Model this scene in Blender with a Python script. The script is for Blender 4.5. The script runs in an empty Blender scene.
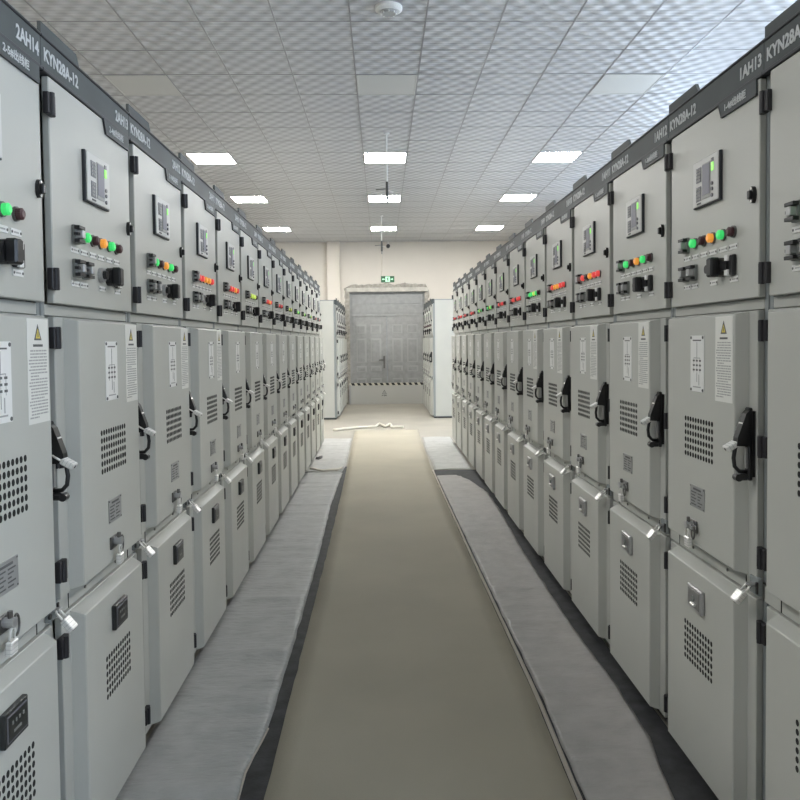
import bpy, bmesh, math, random
from mathutils import Vector, Matrix, noise
random.seed(4)
C = bpy.context.scene.collection
sc = bpy.context.scene

# ------------------------------------------------------------------ materials
def mat(name, col, rough=.5, metal=0., emit=None, es=0., var=0., vscale=8., bump=0., bscale=200., spec=.5, stretch=None, bdist=.002):
    m = bpy.data.materials.new(name); m.use_nodes = True
    nt = m.node_tree; b = nt.nodes['Principled BSDF']
    b.inputs['Base Color'].default_value = (*col, 1); b.inputs['Roughness'].default_value = rough
    b.inputs['Metallic'].default_value = metal; b.inputs['Specular IOR Level'].default_value = spec
    if emit: b.inputs['Emission Color'].default_value = (*emit, 1); b.inputs['Emission Strength'].default_value = es
    tc = nt.nodes.new('ShaderNodeTexCoord')
    if var:
        n = nt.nodes.new('ShaderNodeTexNoise'); n.inputs['Scale'].default_value = vscale; n.inputs['Detail'].default_value = 4
        r = nt.nodes.new('ShaderNodeValToRGB')
        r.color_ramp.elements[0].position = .3; r.color_ramp.elements[1].position = .7
        r.color_ramp.elements[0].color = (*[c*(1-var) for c in col], 1); r.color_ramp.elements[1].color = (*[min(1, c*(1+var)) for c in col], 1)
        nt.links.new(tc.outputs['Object'], n.inputs['Vector']); nt.links.new(n.outputs['Fac'], r.inputs['Fac'])
        nt.links.new(r.outputs['Color'], b.inputs['Base Color'])
    if bump:
        n = nt.nodes.new('ShaderNodeTexNoise'); n.inputs['Scale'].default_value = bscale
        bp = nt.nodes.new('ShaderNodeBump'); bp.inputs['Strength'].default_value = bump; bp.inputs['Distance'].default_value = bdist; n.inputs['Detail'].default_value = 6 if stretch else 2
        mp = nt.nodes.new('ShaderNodeMapping'); mp.inputs['Scale'].default_value = stretch or (1, 1, 1)
        nt.links.new(tc.outputs['Object'], mp.inputs['Vector']); nt.links.new(mp.outputs['Vector'], n.inputs['Vector']); nt.links.new(n.outputs['Fac'], bp.inputs['Height'])
        nt.links.new(bp.outputs['Normal'], b.inputs['Normal'])
    return m

GREY = (.455, .46, .425)
M = dict(
    paint=mat('paint', GREY, .42, var=.03, vscale=3, bump=.1, bscale=400),
    frame=mat('frame', (.23, .25, .25), .5),
    flange=mat('flange', (.425, .43, .40), .45),
    header=mat('header', (.05, .061, .063), .6, var=.12, vscale=6),
    lip=mat('lip', (.022, .025, .03), .5),
    black=mat('black', (.012, .012, .013), .35),
    hinge=mat('hinge', (.016, .015, .018), .45),
    hole=mat('hole', (.008, .008, .008), .9),
    white=mat('white', (.74, .74, .72), .5),
    paper=mat('paper', (.70, .70, .66), .55),
    ink=mat('ink', (.10, .10, .10), .6),
    inklight=mat('inklight', (.36, .36, .35), .6),
    yellow=mat('yellow', (.62, .5, .08), .5),
    alum=mat('alum', (.45, .45, .45), .35, .6),
    chrome=mat('chrome', (.80, .79, .76), .3, .35),
    darkmetal=mat('darkmetal', (.16, .155, .15), .35, .8),
    module=mat('module', (.60, .60, .58), .5),
    screen=mat('screen', (.22, .22, .26), .5),
    keys=mat('keys', (.16, .16, .18), .4),
    led=mat('led', (.2, .7, .1), .4, emit=(.35, 1, .15), es=.35),
    plate=mat('plate', (.33, .335, .33), .4, .3),
    knobplate=mat('knobplate', (.25, .25, .25), .3, .5),
    blackpanel=mat('blackpanel', (.02, .022, .022), .3),
    greypart=mat('greypart', (.2, .21, .2), .4),
    letter=mat('letter', (.50, .52, .53), .5),
    lampG=mat('lampG', (.05, .6, .15), .35, emit=(.06, .9, .2), es=.22),
    lampR=mat('lampR', (.7, .06, .06), .35, emit=(1, .1, .09), es=.2),
    lampO=mat('lampO', (.7, .3, .04), .35, emit=(1, .38, .06), es=.22),
    lampY=mat('lampY', (.6, .65, .1), .35, emit=(.6, .9, .15), es=.22),
    lampD=mat('lampD', (.07, .025, .03), .35),
    rubber=mat('rubber', (.035, .036, .038), .7, var=.5, vscale=14, bump=.6, bscale=90),
    runner=mat('runner', (.45, .41, .32), .75, var=.07, vscale=1.3, bump=.3, bscale=160),
    film=mat('film', (.72, .69, .60), .6),
    hem=mat('hem', (.62, .57, .50), .7),
    sheetL=mat('sheetL', (.40, .405, .395), .4, var=.10, vscale=9, bump=.7, bscale=14, stretch=(1, 2.4, 1), bdist=.014),
    sheetR=mat('sheetR', (.43, .41, .39), .42, var=.10, vscale=9, bump=.7, bscale=14, stretch=(1, 2.4, 1), bdist=.014),
    sheetF=mat('sheetF', (.46, .46, .44), .45, var=.12, vscale=7, bump=.7, bscale=11, stretch=(1, 3, 1), bdist=.022),
    concrete=mat('concrete', (.37, .345, .29), .55, var=.10, vscale=1.2, bump=.2),
    cream=mat('cream', (.62, .58, .52), .8, var=.03, vscale=1.5),
    pier=mat('pier', (.66, .61, .54), .8),
    mortar=mat('mortar', (.36, .34, .30), .95, var=.25, vscale=14, bump=1., bscale=60),
    mortarlight=mat('mortarlight', (.50, .48, .43), .95, var=.15, vscale=10, bump=1., bscale=60),
    door=mat('door', (.30, .305, .30), .55, var=.10, vscale=9, bump=.5, bscale=50),
    doorhi=mat('doorhi', (.35, .355, .35), .5),
    barrier=mat('barrier', (.50, .50, .47), .4),
    stripe=mat('stripe', (.6, .58, .48), .5),
    tbar=mat('tbar', (.27, .27, .28), .3, .4),
    off=mat('off', (.52, .52, .50), .5),
    lit=mat('lit', (.9, .9, .9), .5, emit=(1, .985, .95), es=35),
    fillfront=mat('fillfront', (.9, .9, .9), .5, emit=(1, .97, .92), es=.5),
    fillside=mat('fillside', (.9, .9, .9), .5, emit=(.62, .78, 1.), es=3.4),
    steel=mat('steel', (.6, .6, .6), .4, .3),
    signgreen=mat('signgreen', (.02, .10, .04), .4, emit=(.02, .16, .06), es=.1),
    signlit=mat('signlit', (.5, .9, .6), .4, emit=(.45, .95, .6), es=.3),
    cable=mat('cable', (.05, .05, .05), .5),
)

# embossed ceiling tiles: woven pattern as bump, its relief shading also painted in the colour, fixed to the room's own coordinates
TS, CX, CY, HC = .5611, -.2025, 5.7578, 3.8965
def ceiling_material():
    m = bpy.data.materials.new('ceiling_tile'); m.use_nodes = True
    nt = m.node_tree; L = nt.links.new; b = nt.nodes['Principled BSDF']
    b.inputs['Base Color'].default_value = (.52, .52, .525, 1); b.inputs['Roughness'].default_value = .42
    tc = nt.nodes.new('ShaderNodeTexCoord'); sp = nt.nodes.new('ShaderNodeSeparateXYZ'); L(tc.outputs['Object'], sp.inputs[0])
    def mth(op, a, c=None):
        n = nt.nodes.new('ShaderNodeMath'); n.operation = op
        for i, v in enumerate((a, c)):
            if v is None: continue
            if isinstance(v, (int, float)): n.inputs[i].default_value = v
            else: L(v, n.inputs[i])
        return n.outputs[0]
    kx = 2*math.pi*3.5/TS; ky = 2*math.pi*3/TS
    sx = mth('SINE', mth('MULTIPLY', sp.outputs['X'], kx)); sy = mth('SINE', mth('MULTIPLY', mth('ADD', sp.outputs['Y'], -CY), ky))
    h = mth('MULTIPLY', sx, sy)
    h2 = mth('ABSOLUTE', mth('SINE', mth('MULTIPLY', sp.outputs['Y'], ky*2)))
    hh = mth('ADD', h, mth('MULTIPLY', h2, .35))
    bp = nt.nodes.new('ShaderNodeBump'); bp.inputs['Strength'].default_value = 1; bp.inputs['Distance'].default_value = .006
    L(hh, bp.inputs['Height']); L(bp.outputs['Normal'], b.inputs['Normal'])
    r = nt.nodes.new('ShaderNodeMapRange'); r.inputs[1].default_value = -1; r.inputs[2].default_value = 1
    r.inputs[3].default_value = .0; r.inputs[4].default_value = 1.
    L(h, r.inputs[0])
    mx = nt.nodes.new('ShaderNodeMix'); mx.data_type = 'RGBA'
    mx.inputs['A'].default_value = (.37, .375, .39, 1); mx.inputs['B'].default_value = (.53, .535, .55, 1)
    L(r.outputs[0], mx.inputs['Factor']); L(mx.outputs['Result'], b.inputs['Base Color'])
    return m
M['ceil'] = ceiling_material()

# ------------------------------------------------------------------ mesh building
class MB:
    """collects shapes in one bmesh with several material slots"""
    def __init__(s): s.bm = bmesh.new(); s.mats = []; s.smooth = False
    def mi(s, m):
        if m not in s.mats: s.mats.append(m)
        return s.mats.index(m)
    def poly(s, vs, fs, m, smooth=False):
        i = s.mi(m); bv = [s.bm.verts.new(v) for v in vs]
        for f in fs:
            try:
                q = s.bm.faces.new([bv[k] for k in f]); q.material_index = i; q.smooth = smooth
            except ValueError: pass
        return s
    def box(s, a, b, m, c=0., R=None):
        (x0, y0, z0), (x1, y1, z1) = a, b
        x0, x1 = sorted((x0, x1)); y0, y1 = sorted((y0, y1)); z0, z1 = sorted((z0, z1))
        t = bmesh.new()
        v = [t.verts.new((x, y, z)) for x in (x0, x1) for y in (y0, y1) for z in (z0, z1)]
        for f in ((0,1,3,2),(4,6,7,5),(0,4,5,1),(2,3,7,6),(0,2,6,4),(1,5,7,3)): t.faces.new([v[k] for k in f])
        if c: bmesh.ops.bevel(t, geom=t.edges[:], offset=c, segments=1, affect='EDGES')
        s._merge(t, m, R); return s
    def _merge(s, t, m, R=None, smooth=False):
        i = s.mi(m); mp = {}
        for v in t.verts: mp[v] = s.bm.verts.new(R @ v.co if R else v.co)
        for f in t.faces:
            q = s.bm.faces.new([mp[v] for v in f.verts]); q.material_index = i; q.smooth = smooth
        t.free()
    def prism(s, pts, axis, a, b, m):
        """polygon pts (2D) extruded from a to b along axis"""
        def p(q, w):
            return {'x': (w, q[0], q[1]), 'y': (q[0], w, q[1]), 'z': (q[0], q[1], w)}[axis]
        n = len(pts); vs = [p(q, a) for q in pts] + [p(q, b) for q in pts]
        fs = [tuple(range(n)), tuple(range(2*n-1, n-1, -1))] + [(k, k+n, (k+1) % n+n, (k+1) % n) for k in range(n)]
        t = bmesh.new(); v = [t.verts.new(q) for q in vs]
        for f in fs: t.faces.new([v[k] for k in f])
        bmesh.ops.recalc_face_normals(t, faces=t.faces[:]); s._merge(t, m); return s
    def cyl(s, p, q, r0, m, r1=None, n=16, smooth=True):
        r1 = r0 if r1 is None else r1
        p, q = Vector(p), Vector(q); d = (q-p).normalized()
        a = d.orthogonal().normalized(); b = d.cross(a)
        t = bmesh.new()
        A = [t.verts.new(p+(a*math.cos(k*2*math.pi/n)+b*math.sin(k*2*math.pi/n))*r0) for k in range(n)]
        B = [t.verts.new(q+(a*math.cos(k*2*math.pi/n)+b*math.sin(k*2*math.pi/n))*r1) for k in range(n)]
        i = s.mi(m)
        t.faces.new(A[::-1]); t.faces.new(B)
        for k in range(n): t.faces.new((A[k], A[(k+1) % n], B[(k+1) % n], B[k]))
        s._merge(t, m); return s
    def tube(s, pts, r, m, n=8):
        pts = [Vector(p) for p in pts]; t = bmesh.new(); rings = []; a = None
        for k, p in enumerate(pts):
            d = (pts[min(k+1, len(pts)-1)]-pts[max(k-1, 0)]).normalized()
            a = d.orthogonal().normalized() if a is None else (a-d*a.dot(d)).normalized()
            b = d.cross(a)
            rings.append([t.verts.new(p+(a*math.cos(j*2*math.pi/n)+b*math.sin(j*2*math.pi/n))*r) for j in range(n)])
        for k in range(len(rings)-1):
            for j in range(n): t.faces.new((rings[k][j], rings[k][(j+1) % n], rings[k+1][(j+1) % n], rings[k+1][j]))
        t.faces.new(rings[0][::-1]); t.faces.new(rings[-1]); s._merge(t, m, smooth=True); return s
    def mesh(s, name):
        me = bpy.data.meshes.new(name); bmesh.ops.recalc_face_normals(s.bm, faces=s.bm.faces[:]) if s.smooth else None
        s.bm.to_mesh(me); s.bm.free()
        for m in s.mats: me.materials.append(M[m])
        return me

def obj(name, me, parent=None, loc=(0, 0, 0), label=None):
    if isinstance(me, MB): me = me.mesh(name)
    o = bpy.data.objects.new(name, me); C.objects.link(o); o.parent = parent; o.location = loc
    if label: o['label'] = label
    return o
def thing(name, label, cat, loc=(0, 0, 0), rz=0., group=None):
    o = bpy.data.objects.new(name, None); C.objects.link(o); o.location = loc; o.rotation_euler = (0, 0, rz)
    o['label'] = label; o['category'] = cat
    if group: o['group'] = group
    return o
def tag(o, label, cat, group=None, kind=None):
    o['label'] = label; o['category'] = cat
    if group: o['group'] = group
    if kind: o['kind'] = kind
    return o
def struct(name, me, loc=(0, 0, 0)):
    o = obj(name, me, None, loc); o['kind'] = 'structure'; return o

def text_mesh(name, s, size, width, height=None, weight=0.):
    """flat lettering standing in the XZ plane, facing -Y, scaled to the given width"""
    cu = bpy.data.curves.new(name, 'FONT'); cu.body = s; cu.size = size; cu.offset = weight; cu.extrude = .0006
    cu.align_x = 'CENTER'; cu.align_y = 'CENTER'; cu.resolution_u = 3
    o = bpy.data.objects.new(name, cu); C.objects.link(o)
    bpy.context.view_layer.update()
    me = bpy.data.meshes.new_from_object(o.evaluated_get(bpy.context.evaluated_depsgraph_get()))
    bpy.data.objects.remove(o)
    xs = [v.co.x for v in me.vertices]; ys = [v.co.y for v in me.vertices]
    cx, cy = (min(xs)+max(xs))/2, (min(ys)+max(ys))/2
    fx = width/max(1e-6, max(xs)-min(xs)); fy = (height/max(1e-6, max(ys)-min(ys))) if height else 1
    for v in me.vertices:
        x, y, z = v.co; v.co = ((x-cx)*fx, -z, (y-cy)*fy)
    me.materials.clear(); me.materials.append(M['letter']); me.name = name
    return me

# ------------------------------------------------------------------ switchgear cabinet (local: x along the front, front at y=0 looking to -y)
W = .7; D = 1.4
cache = {}
def part(key, build, name, parent, loc=(0, 0, 0), label=None):
    if key not in cache: cache[key] = build().mesh(name)
    return obj(name, cache[key], parent, loc, label)

def b_body():
    m = MB()
    m.box((.004, .02, .03), (.03, D, 2.32), 'frame', .002); m.box((.67, .02, .03), (.696, D, 2.32), 'frame', .002)   # side frames
    m.box((.004, 0, .03), (.024, .03, 2.24), 'frame', .002); m.box((.676, 0, .03), (.696, .03, 2.24), 'frame', .002)
    m.box((.03, .025, .03), (.67, D, 2.30), 'paint')                                                               # housing behind the doors
    m.box((.0035, .04, .04), (.0045, D-.01, 2.30), 'paint'); m.box((.6955, .04, .04), (.6965, D-.01, 2.30), 'paint')
    m.box((.024, 0, 1.58), (.676, .025, 1.612), 'flange', .002)                                                      # cross rail above the middle door
    m.box((.02, .012, 0), (.68, .05, .045), 'lip')                                                                   # recessed plinth
    m.box((.02, .05, 0), (.68, D-.02, .03), 'lip')
    return m
def b_header():
    m = MB(); m.box((.001, -.018, 2.236), (.699, .03, 2.318), 'header', .002)
    m.box((.001, -.024, 2.226), (.699, .0, 2.237), 'lip', .002); m.box((.001, -.022, 2.317), (.699, .03, 2.325), 'lip', .002)
    return m
def b_tab():
    m = MB(); m.prism([(.004, 2.325), (.262, 2.325), (.24, 2.357), (.004, 2.357)], 'y', -.018, -.008, 'header'); return m
def b_fplate():
    m = MB(); m.prism([(.435, 2.226), (.672, 2.226), (.672, 2.186), (.455, 2.186)], 'y', -.026, -.0205, 'header')
    m.prism([(.435, 2.226), (.455, 2.186), (.672, 2.186), (.672, 2.181), (.451, 2.181), (.430, 2.226)], 'y', -.027, -.0205, 'lip'); return m
def b_updoor():
    m = MB(); m.box((.038, -.02, 1.614), (.682, 0, 2.225), 'paint', .0025); return m
def b_hinge():
    m = MB(); m.box((-.024, -.016, -.029), (.022, .0, .029), 'hinge', .002); m.cyl((-.003, -.016, -.03), (-.003, -.016, .03), .008, 'hinge', n=10); return m
def b_latch():
    m = MB()
    n = 14; pts = [(.0135*math.cos(k*2*math.pi/n), .024*math.sin(k*2*math.pi/n)) for k in range(n)]
    m.prism(pts, 'y', 0, -.010, 'black'); m.box((-.007, -.02, -.012), (.007, -.009, .012), 'black', .002)
    for z in (-.018, .018): m.cyl((0, -.009, z), (0, -.0115, z), .004, 'chrome', n=8)
    return m
def b_relay():
    m = MB(); m.box((-.1, -.010, -.077), (.098, 0, .077), 'lip', .001); m.box((-.094, -0.0140, -.073), (.094, -.009, .075), 'module', .002)
    for z0 in (-.058, .004):
        m.box((-.066, -0.0155, z0), (-.028, -0.0135, z0+.048), 'keys')
        for i in range(3):
            for j in range(4): m.box((-.063+i*.012, -0.0170, z0+.003+j*.011), (-.055+i*.012, -0.0152, z0+.010+j*.011), 'inklight')
    m.box((-.018, -0.0158, -.056), (.042, -0.0135, .056), 'inklight'); m.box((-.015, -0.0170, -.045), (.039, -0.0155, .052), 'screen')
    m.box((.048, -0.0158, .022), (.064, -0.0135, .048), 'led'); m.box((.048, -0.0158, .05), (.064, -0.0135, .062), 'keys')
    for z in (-.055, -.035, -.018): m.cyl((.056, -0.0140, z), (.056, -0.0180, z), .006, 'keys', n=8)
    m.box((-.06, -0.0152, -.068), (-.03, -0.0138, -.063), 'ink')
    return m
def b_lamp(c):
    def f():
        m = MB(); m.cyl((0, 0, 0), (0, -.006, 0), .0185, 'darkmetal', n=16); m.cyl((0, -.006, 0), (0, -.018, 0), .0148, c, n=16)
        m.cyl((0, -.018, 0), (0, -.022, 0), .0148, c, .009, n=16); return m
    return f
def b_clamp():
    m = MB(); m.box((-.018, -.012, -.027), (.018, 0, .027), 'greypart', .002)
    m.box((-.024, -.026, .014), (.02, -.010, .024), 'black', .001); m.box((-.024, -.026, -.024), (.02, -.010, -.014), 'black', .001)
    m.box((-.010, -.030, -.012), (.012, -.010, .012), 'alum', .002); m.box((-.026, -.022, -.004), (-.008, -.010, .004), 'black'); return m
def b_tag():
    m = MB(); m.box((-.026, -.0025, -.0085), (.026, 0, .0085), 'white', .0005)
    for x in (-.022, .022): m.cyl((x, -.002, 0), (x, -.0035, 0), .0035, 'ink', n=8)
    m.box((-.012, -.0031, -.002), (.012, -.0024, .002), 'inklight'); return m
def b_switch():
    m = MB(); m.cyl((-.07, 0, 0), (-.07, -.012, 0), .024, 'alum', n=16); m.cyl((-.07, -.012, 0), (-.07, -.024, 0), .014, 'black', n=12)
    m.cyl((0, 0, 0), (0, -.018, 0), .030, 'black', n=18); m.box((-.019, -.046, -.030), (.019, -.016, .030), 'black', .005)
    m.box((.048, -.014, -.031), (.094, 0, .031), 'black', .003); m.box((.02, -.02, -.014), (.066, -.004, .014), 'black')
    for z in (-.022, .022): m.box((.052, -.020, z-.009), (.074, -.012, z+.009), 'white', .001)
    return m
def tray(z0, z1, ztop):
    """a door: flat flange with a raised bevel-sided panel (ztop: where the sloping top edge meets the flange)"""
    m = MB(); m.box((.034, -.02, z0), (.678, 0, ztop), 'flange', .002)
    a = [(.092, -.0195, z0+.008), (.628, -.0195, z0+.008), (.628, -.0195, ztop-.002), (.092, -.0195, ztop-.002)]
    b = [(.104, -.055, z0+.016), (.616, -.055, z0+.016), (.616, -.055, z1), (.104, -.055, z1)]
    c = [(.107, -.0575, z0+.019), (.613, -.0575, z0+.019), (.613, -.0575, z1-.003), (.107, -.0575, z1-.003)]
    m.poly(a+b+c, [(0, 1, 5, 4), (1, 2, 6, 5), (2, 3, 7, 6), (3, 0, 4, 7), (4, 5, 9, 8), (5, 6, 10, 9), (6, 7, 11, 10), (7, 4, 8, 11), (8, 9, 10, 11)], 'paint')
    return m
def b_mid(): return tray(.80, 1.568, 1.577)
def b_low(): return tray(.052, .732, .750)
def b_vent():
    m = MB(); i = m.mi('hole')
    for r in range(6):
        for c in range(11):
            x = -.1025+c*.0205; z = -.0588+r*.0235; n = 10
            v = [m.bm.verts.new((x+.0072*math.cos(k*2*math.pi/n), 0, z+.0086*math.sin(k*2*math.pi/n))) for k in range(n)]
            w = [m.bm.verts.new((q.co.x, -.0006, q.co.z)) for q in v]
            f = m.bm.faces.new(w); f.material_index = i
            for k in range(n): m.bm.faces.new((v[k], v[(k+1) % n], w[(k+1) % n], w[k])).material_index = i
    return m
def b_mimic():
    m = MB(); m.box((-.052, -.002, -.092), (.052, 0, .092), 'white', .0008)
    for x in (-.045, .045):
        for z in (-.085, .085): m.cyl((x, -.001, z), (x, -.0035, z), .005, 'ink', n=8)
    def ln(x0, z0, x1, z1, k='ink'): m.box((x0, -.0026, z0), (x1, -.0019, z1), k)
    ln(-.032, .074, .032, .078); ln(-.0008, .02, .0008, .07)
    for x in (-.024, 0, .024):
        ln(x-.0007, -.03, x+.0007, .018, 'inklight')
        for z in (-.02, -.005, .01): ln(x-.007, z-.003, x+.007, z+.003)
    ln(-.024, .018, .024, .0195); ln(-.0008, -.06, .0008, -.03); ln(.014, -.07, .018, -.035, 'inklight'); ln(-.03, -.078, .03, -.074, 'inklight')
    return m
def b_notice():
    m = MB(); m.box((-.057, -.0012, -.129), (.057, 0, .129), 'paper')
    m.prism([(-.02, .076), (.02, .076), (0, .116)], 'y', -.0012, -.0017, 'ink'); m.prism([(-.012, .0805), (.012, .0805), (0, .105)], 'y', -.0016, -.0021, 'yellow')
    m.prism([(-.002, .084), (.002, .084), (.001, .097), (-.001, .097)], 'y', -.002, -.0024, 'ink')
    m.box((-.026, -.0017, .060), (.026, -.0011, .066), 'ink')
    rr = random.Random(7); z = .05
    while z > -.12:
        x = -.05 if rr.random() < .3 else -.042; e = .048 if rr.random() < .7 else .048-rr.random()*.05
        while x < e:
            w = .006+rr.random()*.016; m.box((x, -.0016, z-.0018), (min(x+w, e), -.0011, z+.0018), 'inklight'); x += w+.003
        z -= .0078
    return m
def b_nplate():
    m = MB(); m.box((-.056, -.002, -.037), (.056, 0, .037), 'plate', .0008)
    m.box((-.03, -.0026, .022), (.03, -.0019, .028), 'ink')
    for r in range(5):
        m.box((-.045, -.0026, .012-r*.01), (-.005-(r % 2)*.01, -.0019, .0155-r*.01), 'ink'); m.box((.006, -.0026, .012-r*.01), (.042-(r % 3)*.01, -.0019, .0155-r*.01), 'ink')
    for x in (-.051, .051):
        for z in (-.032, .032): m.cyl((x, -.001, z), (x, -.003, z), .0025, 'ink', n=6)
    return m
def b_lock():
    m = MB(); m.box((-.028, -.006, -.02), (.028, 0, .02), 'darkmetal', .002); m.cyl((0, -.004, .004), (0, -.03, .004), .012, 'alum', n=12)
    m.cyl((0, -.02, .004), (0, -.02, .03), .006, 'darkmetal', n=8)
    m.box((.01, -.022, -.006), (.03, -.006, .006), 'alum', .001)
    m.tube([(.03+.004*math.sin(a), -.014-.006*math.cos(a), -.008+.024*math.cos(a)) if False else (.032+.012*math.sin(a), -.018, -.012+.024*math.cos(a)) for a in [k*math.pi/8 for k in range(17)]], .0028, 'darkmetal', 6)
    return m
def b_handle():
    m = MB(); m.box((-.013, -.012, -.105), (.013, 0, .105), 'black', .003); m.box((-.010, -.001, -.095), (.010, .0095, .095), 'black')
    m.prism([(-.010, .098), (-.02, .088), (-.044, .02), (-.046, -.004), (-.010, -.006)], 'x', -.014, .014, 'black')
    m.tube([(0, -.038, .002), (0, -.046, -.012), (0, -.050, -.04), (0, -.047, -.064), (0, -.034, -.078), (0, -.012, -.080)], .006, 'black', 8)
    m.box((-.012, -.036, -.104), (.012, -.010, -.084), 'black', .004); m.cyl((-.011, -.038, -.096), (.011, -.038, -.096), .011, 'black', n=12)
    m.box((-.006, -.016, -.07), (.006, -.011, -.01), 'alum')
    for z in (.06, .042): m.cyl((-.012, -.028, z), (.012, -.028, z), .003, 'chrome', n=6)
    return m
def b_sill():
    m = MB(); m.box((.008, -.012, .7535), (.692, 0, .799), 'flange', .0015)
    m.box((.098, -.0135, .7545), (.101, -.011, .798), 'hole'); m.box((.60, -.0135, .7545), (.603, -.011, .798), 'hole')
    m.cyl((.22, -.012, .775), (.22, -.015, .775), .005, 'darkmetal', n=8); m.cyl((.48, -.012, .775), (.48, -.015, .775), .005, 'darkmetal', n=8)
    return m
def b_hasp():
    m = MB(); m.box((-.024, -.014, -.03), (.028, 0, .02), 'frame', .002); m.box((-.01, -.034, -.004), (.012, -.013, .002), 'alum', .0015)
    m.cyl((-.022, -.016, -.013), (-.022, -.012, -.013), .008, 'black', n=8); m.box((.018, -.018, -.024), (.028, -.013, .01), 'black', .001)
    return m
def b_winL():
    m = MB(); m.box((-.055, -.014, -.039), (.055, 0, .039), 'blackpanel', .002)
    m.box((-.046, -.0155, -.03), (.046, -.0135, .03), 'keys'); m.box((-.043, -.0165, -.027), (.043, -.015, .027), 'blackpanel')
    for x in (-.024, -.008, .008, .026): m.box((x-.003, -.0175, .006), (x+.003, -.016, .014), 'greypart')
    m.box((-.02, -.0175, -.014), (.014, -.016, -.008), 'greypart'); return m
def b_winR():
    m = MB(); m.box((-.055, -.014, -.039), (.055, 0, .039), 'alum', .003); m.box((-.043, -.0155, -.028), (.043, -.0135, .028), 'knobplate')
    m.box((-.012, -.024, -.02), (.018, -.014, -.012), 'chrome', .002); m.cyl((0, -.014, .002), (0, -.02, .002), .01, 'greypart', n=10); return m
def b_padbody():
    m = MB(); m.box((-.019, -.009, -.072), (.019, .009, -.032), 'chrome', .003)
    for k in range(3): m.box((-.0193, -.0093, -.063+k*.011), (.0193, .0093, -.062+k*.011), 'alum')
    m.cyl((0, 0, -.0735), (0, 0, -.0715), .005, 'darkmetal', n=8); return m
def b_shackle():
    m = MB(); m.tube([(-.0125, 0, -.034), (-.0125, 0, -.012)]+[(-.0125*math.cos(a), 0, -.012+.012*math.sin(a)) for a in [k*math.pi/6 for k in range(1, 6)]]+[(.0125, 0, -.012), (.0125, 0, -.034)], .0032, 'chrome', 7); return m

LAMPU = [.253, .322, .389, .462, .530]
def cabinet(label, loc, rz, group, code=None, lamps='GDOGD', side='L', notice=True, mimic=True, plate=None):
    t = thing('switchgear_cabinet', label, 'cabinet', loc, rz, group)
    part('body', b_body, 'cabinet_body', t)
    h = part('header', b_header, 'header_strip', t, label='dark grey header strip with white lettering')
    if code:
        k = 'code'+code
        if k not in cache: cache[k] = text_mesh('lettering', code, .04, .125 if len(code) > 4 else .105, .037, .0011)
        obj('lettering', cache[k], h, (.625, -.0188, 2.276))
        if 'kyn' not in cache: cache['kyn'] = text_mesh('lettering', 'KYN28A-12', .04, .228, .037, .0011)
        obj('lettering', cache['kyn'], h, (.132, -.0188, 2.276))
    part('tab', b_tab, 'lifting_tab', t)
    p = part('fplate', b_fplate, 'function_plate', t, label='dark hanging plate with one slanted corner')
    if plate:
        if plate not in cache: cache[plate] = text_mesh('lettering', plate, .03, .135, .026, .0006)
        obj('lettering', cache[plate], p, (.545, -.0268, 2.206))
    d = part('updoor', b_updoor, 'upper_door', t)
    for z in (2.145, 1.678): part('hinge', b_hinge, 'hinge', d, (.027, -.018, z))
    part('latch', b_latch, 'door_latch', d, (.655, -.02, 1.906))
    part('relay', b_relay, 'protection_relay', d, (.355, -.02, 2.008))
    part('clamp', b_clamp, 'terminal_clamp', d, (.185, -.02, 1.82))
    for u in (.185, .25): part('clamp', b_clamp, 'terminal_clamp', d, (u, -.02, 1.722))
    nm = dict(G='green indicator lamp', R='red indicator lamp', O='orange indicator lamp', Y='yellow-green indicator lamp', D='unlit dark red indicator lamp')
    for u, c in zip(LAMPU, lamps): part('lamp'+c, b_lamp('lamp'+c), 'indicator_lamp', d, (u, -.02, 1.82), nm[c])
    for u in [.185]+LAMPU: part('tag', b_tag, 'name_tag', d, (u, -.02, 1.775))
    for u in (.185, .25, .395, .535): part('tag', b_tag, 'name_tag', d, (u, -.02, 1.677))
    part('switch', b_switch, 'selector_switch', d, (.455, -.02, 1.72))
    d = part('mid', b_mid, 'middle_door', t)
    for z in (1.519, 1.195, .882): part('hinge', b_hinge, 'hinge', d, (.027, -.018, z))
    part('vent', b_vent, 'vent_grille', d, (.365, -.0575, 1.172))
    if mimic: part('mimic', b_mimic, 'mimic_plate', d, (.357, -.0575, 1.417))
    if notice: part('notice', b_notice, 'safety_notice', d, (.548, -.0575, 1.436), 'tall white paper notice with warning triangle')
    part('nplate', b_nplate, 'rating_plate', d, (.36, -.0575, .979))
    part('lock', b_lock, 'door_lock', d, (.335, -.0575, .880))
    part('handle', b_handle, 'door_handle', d, (.658, -.029, 1.195), 'black lever handle')
    part('sill', b_sill, 'sill', t); part('hasp', b_hasp, 'hasp', t, (.672, -.012, .795))
    d = part('low', b_low, 'lower_door', t)
    for z in (.672, .13): part('hinge', b_hinge, 'hinge', d, (.027, -.018, z))
    part('vent', b_vent, 'vent_grille', d, (.365, -.0575, .477))
    if side == 'L': part('winL', b_winL, 'display_panel', d, (.365, -.0575, .645), 'black rectangular display panel')
    else: part('winR', b_winR, 'inspection_cover', d, (.365, -.0575, .645), 'silver framed cover')
    return t
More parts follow.
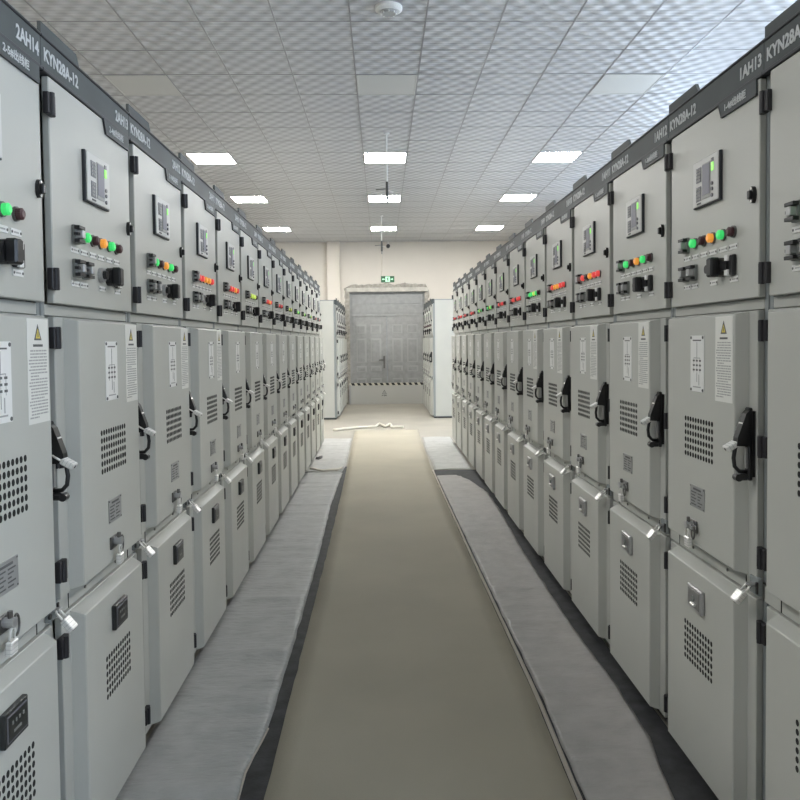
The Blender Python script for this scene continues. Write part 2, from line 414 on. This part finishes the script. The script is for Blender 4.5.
def padlock(label, t, p, tilt, group, k=.85):
    """hangs on cabinet t at local point p, leaning outwards by tilt"""
    base = Matrix.Translation(t.location) @ Matrix.Rotation(t.rotation_euler.z, 4, 'Z')
    if 'pb' not in cache: cache['pb'] = b_padbody().mesh('padlock'); cache['ps'] = b_shackle().mesh('shackle')
    o = obj('padlock', cache['pb']); tag(o, label, 'padlock', group)
    o.matrix_world = base @ Matrix.Translation(p) @ Matrix.Rotation(-tilt, 4, 'X') @ Matrix.Diagonal((k, k, k, 1))
    obj('shackle', cache['ps'], o)

XL, XR, YL, YR = .909, 1.0867, 2.053, 2.103
words = ['nearest', 'second', 'third', 'fourth', 'fifth', 'sixth', 'seventh', 'eighth', 'ninth', 'tenth', 'eleventh', 'twelfth', 'thirteenth', 'farthest']
cn = dict(G='green', R='red', O='orange', Y='yellow-green', D='dark')
left = ['GDOGD', 'GDOGD', 'GDOGD', 'RROOR', 'DRROR', 'DYYYD', 'DRROR', 'RRDRD', 'DYDYD', 'DGYGD', 'DYGDD', 'DGDYD', 'RDDRD', 'DRDDD']
right = ['GDOGD', 'GDOGD', 'GDOGD', 'RDORR', 'ROORR', 'GGYGD', 'RRDRR', 'RDRRD', 'GDYGD', 'GYDGD', 'RRDRD', 'RDRDD', 'RDDRR', 'DRDRD']
for sd, pat, X, Y0, rz in (('left', left, -XL, YL, math.pi/2), ('right', right, XR, YR, -math.pi/2)):
    for i in range(14):
        k = i-1; n = 14-i
        code = ('2AH' if sd == 'left' else '1AH')+str(n)
        y = Y0+W*k if sd == 'left' else Y0+W*(k+1)
        cols = []
        for c in pat[i]:
            if cn[c] not in cols: cols.append(cn[c])
        desc = '%s grey switchgear cabinet of the %s row, %s lamps%s' % (words[i], sd, ' and '.join([c for c in cols if c != 'dark'][:2]), ', header %s' % code if i < 4 else '')
        if i == 0: desc = '%s grey switchgear cabinet of the %s row, cut off by the photo edge' % (words[i], sd)
        pl = ('2-%d#出线柜' % (n-9) if sd == 'left' else '1-%d#出线柜' % (n-9)) if i < 4 else '出线柜'
        t = cabinet(desc, (X, y, 0), rz, '%s row of switchgear cabinets' % sd, code, pat[i], 'L' if sd == 'left' else 'R',
                    notice=(i < 4 if sd == 'left' else i < 6), plate=pl)
        who = '%s cabinet of the %s row' % (words[i], sd)
        padlock('silver padlock hooked in the black door handle of the %s' % who, t, (.652, -.044, 1.212), math.radians(60), 'padlocks on the door handles', .9)
        padlock('silver padlock leaning out at the sill corner of the %s' % who, t, (.668, -.036, .794), math.radians(40), 'padlocks at the sill hasps', .95)
        padlock('silver padlock under the middle door lock of the %s' % who, t, (.335, -.082, .872), math.radians(-4), 'padlocks under the middle door locks')
for sd, X, rz in (('left', -.88, math.pi/2), ('right', 1.01, -math.pi/2)):
    for i in range(5 if sd == 'left' else 4):
        y = 14.73+W*i if sd == 'left' else 14.75+W*(i+1)
        cabinet('%s cabinet of the short %s block beside the far double door' % ((['near end', 'second', 'middle', 'fourth', 'rearmost'] if sd == 'left' else ['near end', 'second', 'third', 'rearmost'])[i], sd), (X, y, 0), rz,
                'short %s block of cabinets by the far door' % sd, None, 'DDDDD', 'L' if sd == 'left' else 'R', False, False)

# ------------------------------------------------------------------ room
RX, RY0, RY1 = 4.7, -7., 18.2777
m = MB(); m.box((-RX, RY0, -.1), (RX, RY1+.4, 0), 'concrete'); struct('floor', m)
m = MB(); m.box((-RX, RY0, HC), (RX, RY1, HC+.1), 'ceil'); struct('ceiling', m)
m = MB(); m.box((-RX-.2, RY0, 0), (-RX, RY1, HC), 'cream'); struct('wall_left', m)
m = MB(); m.box((-RX, RY0-.2, 0), (RX, RY0, .9), 'cream'); m.box((-RX, RY0-.2, 3.5), (RX, RY0, HC), 'cream')
fx = [(-3.6, -.5), (.5, 3.6)]; e = -RX
for a, b in fx: m.box((e, RY0-.2, .9), (a, RY0, 3.5), 'cream'); e = b
m.box((e, RY0-.2, .9), (RX, RY0, 3.5), 'cream'); struct('wall_front', m)
for n, (a, b) in enumerate(fx):  # unseen glowing windows behind the camera, added as weak fill for the near end
    m = MB(); m.box((a, RY0-.14, .9), (b, RY0-.12, 3.5), 'fillfront')
    for x in (a, (a+b)/2-.025, b-.05): m.box((x, RY0-.16, .9), (x+.05, RY0-.08, 3.5), 'white')
    for z in (.9, 2.4, 3.45): m.box((a, RY0-.16, z), (b, RY0-.08, z+.05), 'white')
    struct('fill_window_%d' % (n+7), m)
# right wall with window openings; unseen glowing panes added to throw bluish light on the ceiling
wy = [(-5.4, -2.6), (-1.2, 1.2), (2.6, 5.0), (6.4, 8.8), (10.2, 12.6)]
m = MB(); m.box((RX, RY0, 0), (RX+.2, RY1, 1.), 'cream'); m.box((RX, RY0, 3.4), (RX+.2, RY1, HC), 'cream')
e = RY0
for a, b in wy: m.box((RX, e, 1.), (RX+.2, a, 3.4), 'cream'); e = b
m.box((RX, e, 1.), (RX+.2, RY1, 3.4), 'cream'); struct('wall_right', m)
for n, (a, b) in enumerate(wy):
    m = MB(); m.box((RX+.12, a, 1.), (RX+.14, b, 3.4), 'fillside')
    for y in (a, (a+b)/2-.025, b-.05): m.box((RX+.08, y, 1.), (RX+.16, y+.05, 3.4), 'white')
    for z in (1., 2.4, 3.35): m.box((RX+.08, a, z), (RX+.16, b, z+.05), 'white')
    struct('fill_window_%d' % (n+1), m)
# far wall with the door opening
DX0, DX1, DZ = -.77, 1.08, 2.79
m = MB(); m.box((-RX, RY1, 0), (DX0, RY1+.25, HC), 'cream'); m.box((DX1, RY1, 0), (RX, RY1+.25, HC), 'cream'); m.box((DX0, RY1, DZ), (DX1, RY1+.25, HC), 'cream')
struct('wall_back', m)
m = MB(); m.box((-1.27, RY1-.14, 0), (-.97, RY1, HC), 'pier', .004); struct('trim_1', m)
# rough unplastered band round the opening
def rough_band():
    m = MB(); i = m.mi('mortar'); rr = random.Random(3)
    path = []
    for k in range(41): path.append((DX0, DZ*k/40, -1, 0))
    for k in range(1, 31): path.append((DX0+(DX1-DX0)*k/30, DZ, 0, 1))
    for k in range(1, 41): path.append((DX1, DZ*(1-k/40), 1, 0))
    ri = []
    for (x, z, nx, nz) in path:
        w = .03+.07*abs(noise.noise((x*4, z*4, 1)))+.03*rr.random()
        if nz: w += .03
        if x < 0 and nx: w += .03
        a = m.bm.verts.new((x-nx*.02, RY1-.012, z-nz*.02)); b = m.bm.verts.new((x+nx*w, RY1-.014-.008*rr.random(), z+nz*w)); c = m.bm.verts.new((x+nx*(w+.012), RY1, z+nz*(w+.012)))
        d = m.bm.verts.new((x-nx*.02, RY1+.1, z-nz*.02)); ri.append((a, b, c, d))
    for p, q in zip(ri, ri[1:]):
        for s in range(2): m.bm.faces.new((p[s], q[s], q[s+1], p[s+1])).material_index = i
        m.bm.faces.new((p[3], q[3], q[0], p[0])).material_index = i
    return m
struct('trim_2', rough_band())
m = MB(); m.box((DX0-.05, RY1-.03, 2.70), (DX1+.06, RY1+.02, 2.80), 'mortarlight', .006); struct('trim_3', m)
# double door
dy = RY1+.09
d = bpy.data.objects.new('door_1', None); C.objects.link(d); d['kind'] = 'structure'; d.location = (0, dy, 0)
m = MB(); m.box((DX0, -.03, 0), (DX0+.05, .06, DZ), 'door', .004); m.box((DX1-.05, -.03, 0), (DX1, .06, DZ), 'door', .004); m.box((DX0, -.03, 2.66), (DX1, .06, DZ), 'door', .004)
m.box((DX0+.04, -.03, 2.12), (DX1-.04, .06, 2.155), 'door', .003); obj('door_frame', m, d)
m = MB(); m.box((DX0+.05, -.005, 2.155), (DX1-.05, .04, 2.66), 'door'); m.box((DX0+.09, -.012, 2.42), (DX1-.09, .0, 2.62), 'door', .004); m.box((DX0+.09, -.012, 2.19), (DX1-.09, .0, 2.39), 'door', .004); obj('transom_panel', m, d)
for (a, b) in ((DX0+.05, .133), (.139, DX1-.05)):
    m = MB(); m.box((a, -.012, .01), (b, .04, 2.12), 'door', .003)
    w = b-a
    for (u0, u1) in ((.14, .42), (.54, .84)):
        for (z0, z1) in ((1.70, 1.92), (1.0, 1.58), (.78, .92), (.12, .62)):
            m.box((a+u0*w, -.020, z0), (a+u1*w, -.010, z1), 'doorhi', .006); m.box((a+(u0+.04)*w, -.026, z0+.03), (a+(u1-.04)*w, -.018, z1-.03), 'door', .004)
    lf = obj('door_leaf', m, d)
    if a < 0:
        h = MB(); h.box((b-.085, -.026, .86), (b-.045, -.010, 1.16), 'darkmetal', .004); h.cyl((b-.065, -.02, 1.06), (b-.065, -.07, 1.06), .012, 'darkmetal'); h.box((b-.19, -.08, 1.05), (b-.055, -.06, 1.075), 'darkmetal', .004)
        obj('door_handle', h, lf)
# rodent barrier board across the doorway
bt = thing('barrier_board', 'low grey barrier board with striped top edge across the double door', 'barrier', (0, RY1-.03, 0))
m = MB(); m.box((DX0-.01, -.02, 0), (DX1-.01, .0, .455), 'barrier', .003); m.box((DX0-.01, -.03, 0), (DX0+.03, .0, .47), 'alum'); m.box((DX1-.05, -.03, 0), (DX1-.01, .0, .47), 'alum'); obj('board', m, bt)
m = MB(); m.box((DX0-.01, -.021, .455), (DX1-.01, .001, .515), 'stripe')
n = 13
for k in range(n):
    x = DX0+.03+k*(DX1-DX0-.06)/n; m.prism([(x+.035, .456), (x+.105, .456), (x+.07, .514), (x, .514)], 'y', -.0225, -.02, 'black')
obj('striped_edge', m, bt, label='black and cream striped edge')
m = MB(); m.prism([(-.055, 0), (.055, 0), (0, .10)], 'y', 0, -.002, 'ink'); m.prism([(-.038, .010), (.038, .010), (0, .078)], 'y', -.0015, -.003, 'barrier'); m.prism([(-.006, .02), (.006, .02), (.003, .055), (-.003, .055)], 'y', -.0025, -.0038, 'ink')
w = obj('warning_mark', m, bt, (.06, -.02, .245))
me = text_mesh('lettering', '挡鼠板', .05, .13, .04, .0008); me.materials.clear(); me.materials.append(M['ink']); obj('lettering', me, w, (0, -.001, -.035))
# exit sign
s = thing('exit_sign', 'small green lit exit sign on the wall above the far double door', 'sign', (.17, RY1, 3.0))
m = MB(); m.box((-.16, -.03, -.075), (.16, 0, .075), 'signgreen', .004); obj('sign_box', m, s)
m = MB(); m.box((-.055, -.032, -.062), (.055, -.029, .062), 'signlit')
m.prism([(-.135, 0), (-.105, .024), (-.105, .010), (-.07, .010), (-.07, -.010), (-.105, -.010), (-.105, -.024)], 'y', -.029, -.032, 'signlit')
m.prism([(.135, 0), (.105, .024), (.105, .010), (.07, .010), (.07, -.010), (.105, -.010), (.105, -.024)], 'y', -.029, -.032, 'signlit')
m.cyl((.008, -.033, .04), (.008, -.0345, .04), .011, 'signgreen', n=10); m.box((-.012, -.034, -.012), (.014, -.0325, .026), 'signgreen'); m.box((.010, -.034, .0), (.036, -.0325, .008), 'signgreen'); m.box((-.034, -.034, .008), (-.012, -.0325, .016), 'signgreen')
m.box((-.014, -.034, -.05), (-.004, -.0325, -.010), 'signgreen'); m.box((.004, -.034, -.034), (.014, -.0325, -.010), 'signgreen'); m.box((.012, -.034, -.034), (.03, -.0325, -.026), 'signgreen')
obj('sign_face', m, s)
m = MB(); m.cyl((.035, RY1-.014, 3.075), (.035, RY1-.014, HC), .013, 'pier', n=10); tag(obj('cable_conduit', m), 'thin pale conduit running down the wall to the exit sign', 'conduit')
# wall camera near the ceiling
s = thing('wall_camera', 'tiny black camera on the far wall just under the ceiling', 'camera', (.19, RY1, 3.80))
m = MB(); m.box((-.02, -.10, .0), (.02, 0, .03), 'white', .003); m.cyl((0, -.08, 0), (0, -.08, .096), .01, 'white'); obj('mount', m, s)
m = MB(); m.cyl((0, -.15, -.02), (0, -.03, -.02), .045, 'cable', n=14); obj('camera_body', m, s)

# ceiling grid: one continuous exposed grid
m = MB()
k = -9
while CX+TS*k < RX:
    x = CX+TS*k
    if x > -RX: m.box((x-.0055, RY0, HC-.004), (x+.0055, RY1, HC+.001), 'tbar')
    k += 1
k = -14
while CY+TS*k < RY1:
    y = CY+TS*k
    if y > RY0: m.box((-RX, y-.004, HC-.003), (RX, y+.004, HC+.001), 'tbar')
    k += 1
struct('trim_4', m)
# panel lights: three columns, one row unlit; two unseen rows added to light the near cabinets
cols = [(-4, 'left'), (0, 'middle'), (4, 'right')]
for r, (row, on) in {'behind': (-8, 2), 'above': (-3, 2), 'nearest': (2, 0), 'second': (7, 1), 'third': (12, 1), 'fourth': (18, 1)}.items():
    for c, cname in cols:
        if on == 2 and c == 0: continue
        x = CX+TS*(c+.5); y = CY+TS*(row+.5)
        if on == 2: lab = 'added lit ceiling panel light in the %s column overhead, %s unseen row' % (cname, 'front' if r == 'above' else 'rear')
        elif on: lab = 'lit white ceiling panel light in the %s column, %s lit row from the camera' % (cname, {'second': 'nearest', 'third': 'middle', 'fourth': 'farthest'}[r])
        else: lab = 'unlit pale ceiling panel light in the %s column, in front of the lit rows' % cname
        t = thing('ceiling_light', lab, 'ceiling light', (x, y, HC), 0, 'square ceiling panel lights')
        h = TS/2-.006
        m = MB()
        for a, b in (((-h, -h), (h, -h+.014)), ((-h, h-.014), (h, h)), ((-h, -h+.014), (-h+.014, h-.014)), ((h-.014, -h+.014), (h, h-.014))):
            m.box((a[0], a[1], -.008), (b[0], b[1], 0), 'off', .001)
        obj('light_frame', m, t)
        m = MB(); m.box((-h+.014, -h+.014, -.005), (h-.014, h-.014, -.001), 'lit' if on else 'off'); obj('diffuser', m, t)
# smoke detector
s = thing('smoke_detector', 'round white smoke detector on the near ceiling tile', 'smoke detector', (.08, 5.52, HC))
m = MB(); m.cyl((0, 0, 0), (0, 0, -.02), .098, 'white', n=32); m.cyl((0, 0, -.02), (0, 0, -.034), .098, 'white', .078, n=32); m.smooth = True; obj('housing', m, s)
m = MB(); m.cyl((0, 0, -.034), (0, 0, -.05), .066, 'inklight', .05, n=24)
for k in range(8):
    a = k*math.pi/4; m.cyl((.055*math.cos(a), .055*math.sin(a), -.034), (.05*math.cos(a), .05*math.sin(a), -.052), .006, 'white', n=6)
obj('sensor_grille', m, s)
# hanging rods with sensors
for (x, y, zt, lab) in ((.087, 8.8, 3.14, 'nearer'), (.03, 14.5, 3.22, 'farther')):
    s = thing('hanging_sensor', '%s thin white rod hanging from the ceiling with a dark cylinder tip' % lab, 'hanging sensor', (x, y, 0), 0, 'hanging sensor rods')
    m = MB(); m.cyl((0, 0, zt+.16), (0, 0, HC), .009, 'white', n=8); m.cyl((0, 0, HC-.015), (0, 0, HC), .035, 'white'); obj('rod', m, s)
    m = MB(); m.cyl((0, 0, zt), (0, 0, zt+.2), .016, 'cable', n=10); m.cyl((0, 0, zt-.05), (0, 0, zt), .008, 'greypart', n=8); obj('sensor_tip', m, s)
    m = MB(); m.tube([(-.13, 0, zt+.11), (0, 0, zt+.12)], .007, 'greypart', 6); m.tube([(0, 0, zt+.10), (.07, 0, zt+.08)], .009, 'white', 6); obj('side_arm', m, s)

# ------------------------------------------------------------------ floor coverings
def lerp(pts, y):
    if y <= pts[0][1]: return pts[0][0]
    for (x0, y0), (x1, y1) in zip(pts, pts[1:]):
        if y <= y1: return x0+(x1-x0)*(y-y0)/(y1-y0)
    return pts[-1][0]
def sheet(Lp, Rp, y0, y1, z, mt, amp, nx=14, dy=.05, seed=0, crease=0., ends=.0):
    m = MB(); i = m.mi(mt); rows = []
    ny = max(2, int((y1-y0)/dy))
    for j in range(ny+1):
        y = y0+(y1-y0)*j/ny; a, b = lerp(Lp, y), lerp(Rp, y); row = []
        for k in range(nx+1):
            u = k/nx; x = a+(b-a)*u
            ez = ends*noise.noise((x*3, seed, 5)) if j in (0, ny) else 0
            n1 = noise.noise((x*2.2+seed, y*7, seed)); n2 = noise.noise((x*9, y*22, seed+3))
            cr = max(0, noise.noise((x*1.2+seed, y*9, 9+seed))+.05)**1.5
            h = z+amp*(.5+.5*n1)+amp*.4*abs(n2)+crease*cr
            if k in (0, nx) or j in (0, ny): h = z
            row.append(m.bm.verts.new((x+(.006*noise.noise((y*6, k, seed)) if k in (0, nx) else 0), y+ez, h)))
        rows.append(row)
    for p, q in zip(rows, rows[1:]):
        for k in range(nx):
            f = m.bm.faces.new((p[k], p[k+1], q[k+1], q[k])); f.material_index = i; f.smooth = True
    edge = [r for r in rows[0]]+[r[-1] for r in rows[1:]]+rows[-1][-2::-1]+[r[0] for r in rows[-2:0:-1]]
    low = [m.bm.verts.new((v.co.x, v.co.y, z-.0015 if z < .009 else .0045)) for v in edge]
    for k in range(len(edge)):
        f = m.bm.faces.new((edge[k], low[k], low[(k+1) % len(edge)], edge[(k+1) % len(edge)])); f.material_index = i
    return m
# dark rubber insulating mats under the covers
m = MB(); m.box((-.895, -1.5, .0005), (-.36, 9.1, .004), 'rubber'); tag(obj('rubber_mat', m), 'dark rubber mat under the left grey sheet, showing as a dark strip', 'mat')
m = MB(); m.box((.56, -1.5, .0005), (1.085, 8.75, .004), 'rubber'); tag(obj('rubber_mat', m), 'black rubber mat showing along the foot of the right cabinets', 'mat')
LL = [(-.40, -1.5), (-.40, 5.3), (-.41, 7.4), (-.425, 9), (-.46, 12.78)]; RR = [(.61, -1.5), (.615, 2.4), (.625, 3.1), (.60, 5.2), (.58, 7.3), (.57, 8.5), (.585, 11.5), (.60, 12.7)]
o = obj('floor_runner', sheet(LL, RR, -1.5, 12.78, .009, 'runner', .0015, 12, .12, 1, ends=.02)); tag(o, 'long beige protective runner down the middle of the aisle', 'floor runner')
m = MB()
pts = [(lerp(RR, y)+.012, y, .013) for y in [-1.5+.25*k for k in range(42)]]
for (a, b) in zip(pts, pts[1:]):
    m.poly([(a[0]-.008, a[1], .006), (a[0], a[1], .015), (a[0]+.010, a[1], .006), (b[0]-.008, b[1], .006), (b[0], b[1], .015), (b[0]+.010, b[1], .006)], [(0, 1, 4, 3), (1, 2, 5, 4)], 'hem')
obj('folded_hem', m, o, label='pale folded hem along the right edge')
Ls = [(-.90, -1.5), (-.90, 9.0)]
Lr = [(-.53, -1.5), (-.485, 2.4), (-.49, 2.62), (-.455, 2.88), (-.455, 3.24), (-.45, 3.8), (-.455, 5.3), (-.48, 6.9), (-.465, 8.35), (-.46, 8.65)]
o = obj('plastic_sheet', sheet(Ls, Lr, -1.5, 8.65, .006, 'sheetL', .006, 22, .025, 2, .022)); tag(o, 'long crinkled grey sheet beside the left cabinets', 'floor sheet')
m = MB(); m.tube([(lerp(Lr, y)+.001, y, .008) for y in [-1.4+.1*k for k in range(44)]], .0035, 'hem', 6); obj('folded_hem', m, o, label='thin white folded edge')
Fl = [(-.90, 8.7), (-.90, 11.6)]; Fr = [(-.47, 8.7), (-.445, 9.2), (-.48, 12.)]
tag(obj('plastic_sheet', sheet(Fl, Fr, 8.7, 11.75, .006, 'sheetF', .008, 18, .04, 8, .02, ends=.15)), 'short whitish sheet at the far end of the left cabinets', 'floor sheet')
Rl = [(.64, -1.5), (.645, 2.4), (.655, 3.1), (.63, 5.2), (.61, 7.3), (.60, 8.4)]
Rr = [(.90, -1.5), (.93, 2.35), (.94, 2.45), (.99, 2.78), (1.0, 3.2), (.98, 3.75), (.98, 4.2), (.99, 5.4), (1.03, 6.6), (1.03, 7.4), (.93, 8.1), (.80, 8.45)]
o = obj('plastic_sheet', sheet(Rl, Rr, -1.5, 8.4, .006, 'sheetR', .006, 22, .025, 4, .028, ends=.1)); tag(o, 'long crinkled pinkish grey sheet beside the right cabinets', 'floor sheet')
Gl = [(.60, 8.7), (.61, 9.3), (.60, 10.5), (.62, 11.7)]; Gr = [(1.04, 8.7), (1.055, 11.8)]
tag(obj('plastic_sheet', sheet(Gl, Gr, 8.78, 11.8, .006, 'sheetF', .004, 14, .06, 6, .010, ends=.1)), 'short pale sheet at the far end of the right cabinets', 'floor sheet')
# crumpled folds where covers meet
def roll(pts, r, mt, seed):
    m = MB(); q = []
    for a, b in zip(pts, pts[1:]):
        for k in range(8): q.append(Vector(a).lerp(Vector(b), k/8))
    q = [p+Vector((0, .03*noise.noise((p.x*7, p.y*7, seed)), r*.5*noise.noise((p.x*11, p.y*5, seed+1)))) for p in q]
    m.tube(q, r, mt, 7); return m
tag(obj('crumpled_film', roll([(-.83, 12.82, .02), (-.4, 13.1, .02), (-.12, 13.25, .02), (-.05, 13.6, .03), (.06, 13.15, .03), (.14, 13.55, .03), (.17, 13.1, .02), (.40, 13.15, .02)], .022, 'film', 3)), 'crumpled cream strip of film lying across the end of the runner', 'film strip')
tag(obj('crumpled_film', roll([(-.84, 8.75, .045), (-.7, 8.62, .045), (-.52, 8.66, .04), (-.47, 8.8, .04)], .014, 'film', 9)), 'cream ruck of film where the two left sheets meet', 'film strip')
m = MB(); m.tube([(-.84, 9.55, .035), (-.80, 9.5, .04), (-.77, 9.6, .04), (-.80, 9.68, .035), (-.84, 9.62, .035), (-.78, 9.75, .035)], .009, 'cable', 6); tag(obj('cable_loop', m), 'small black loop of cable on the floor at the left cabinets', 'cable')

# ------------------------------------------------------------------ camera
F, PITCH, YAW, ROLL, EYE, PY = 758.543, .0336, .0243, -.0106, 1.499, -32.81
def unrot(u, v, w):
    """camera frame (right, image-down, forward) to world"""
    c, s = math.cos(-ROLL), math.sin(-ROLL); u, v = c*u-s*v, s*u+c*v
    X, Y, Z = u, w, -v
    c, s = math.cos(PITCH), math.sin(PITCH); Y, Z = c*Y+s*Z, -s*Y+c*Z
    c, s = math.cos(YAW), math.sin(YAW); X, Y = c*X+s*Y, -s*X+c*Y
    return Vector((X, Y, Z))
cd = bpy.data.cameras.new('camera'); co = bpy.data.objects.new('camera', cd); C.objects.link(co)
R = Matrix((unrot(1, 0, 0), unrot(0, -1, 0), unrot(0, 0, -1))).transposed().to_4x4()
co.matrix_world = Matrix.Translation((0, 0, EYE)) @ R
cd.sensor_width = 36; cd.lens = F/800*36; cd.shift_y = PY/800; cd.clip_start = .05; cd.clip_end = 100
sc.camera = co

w = bpy.data.worlds.new('world'); sc.world = w; w.use_nodes = True
w.node_tree.nodes['Background'].inputs[0].default_value = (.6, .7, .85, 1); w.node_tree.nodes['Background'].inputs[1].default_value = .3
sc.view_settings.view_transform = 'Standard'; sc.view_settings.look = 'None'; sc.view_settings.gamma = 1
sc.view_settings.exposure = 1.12
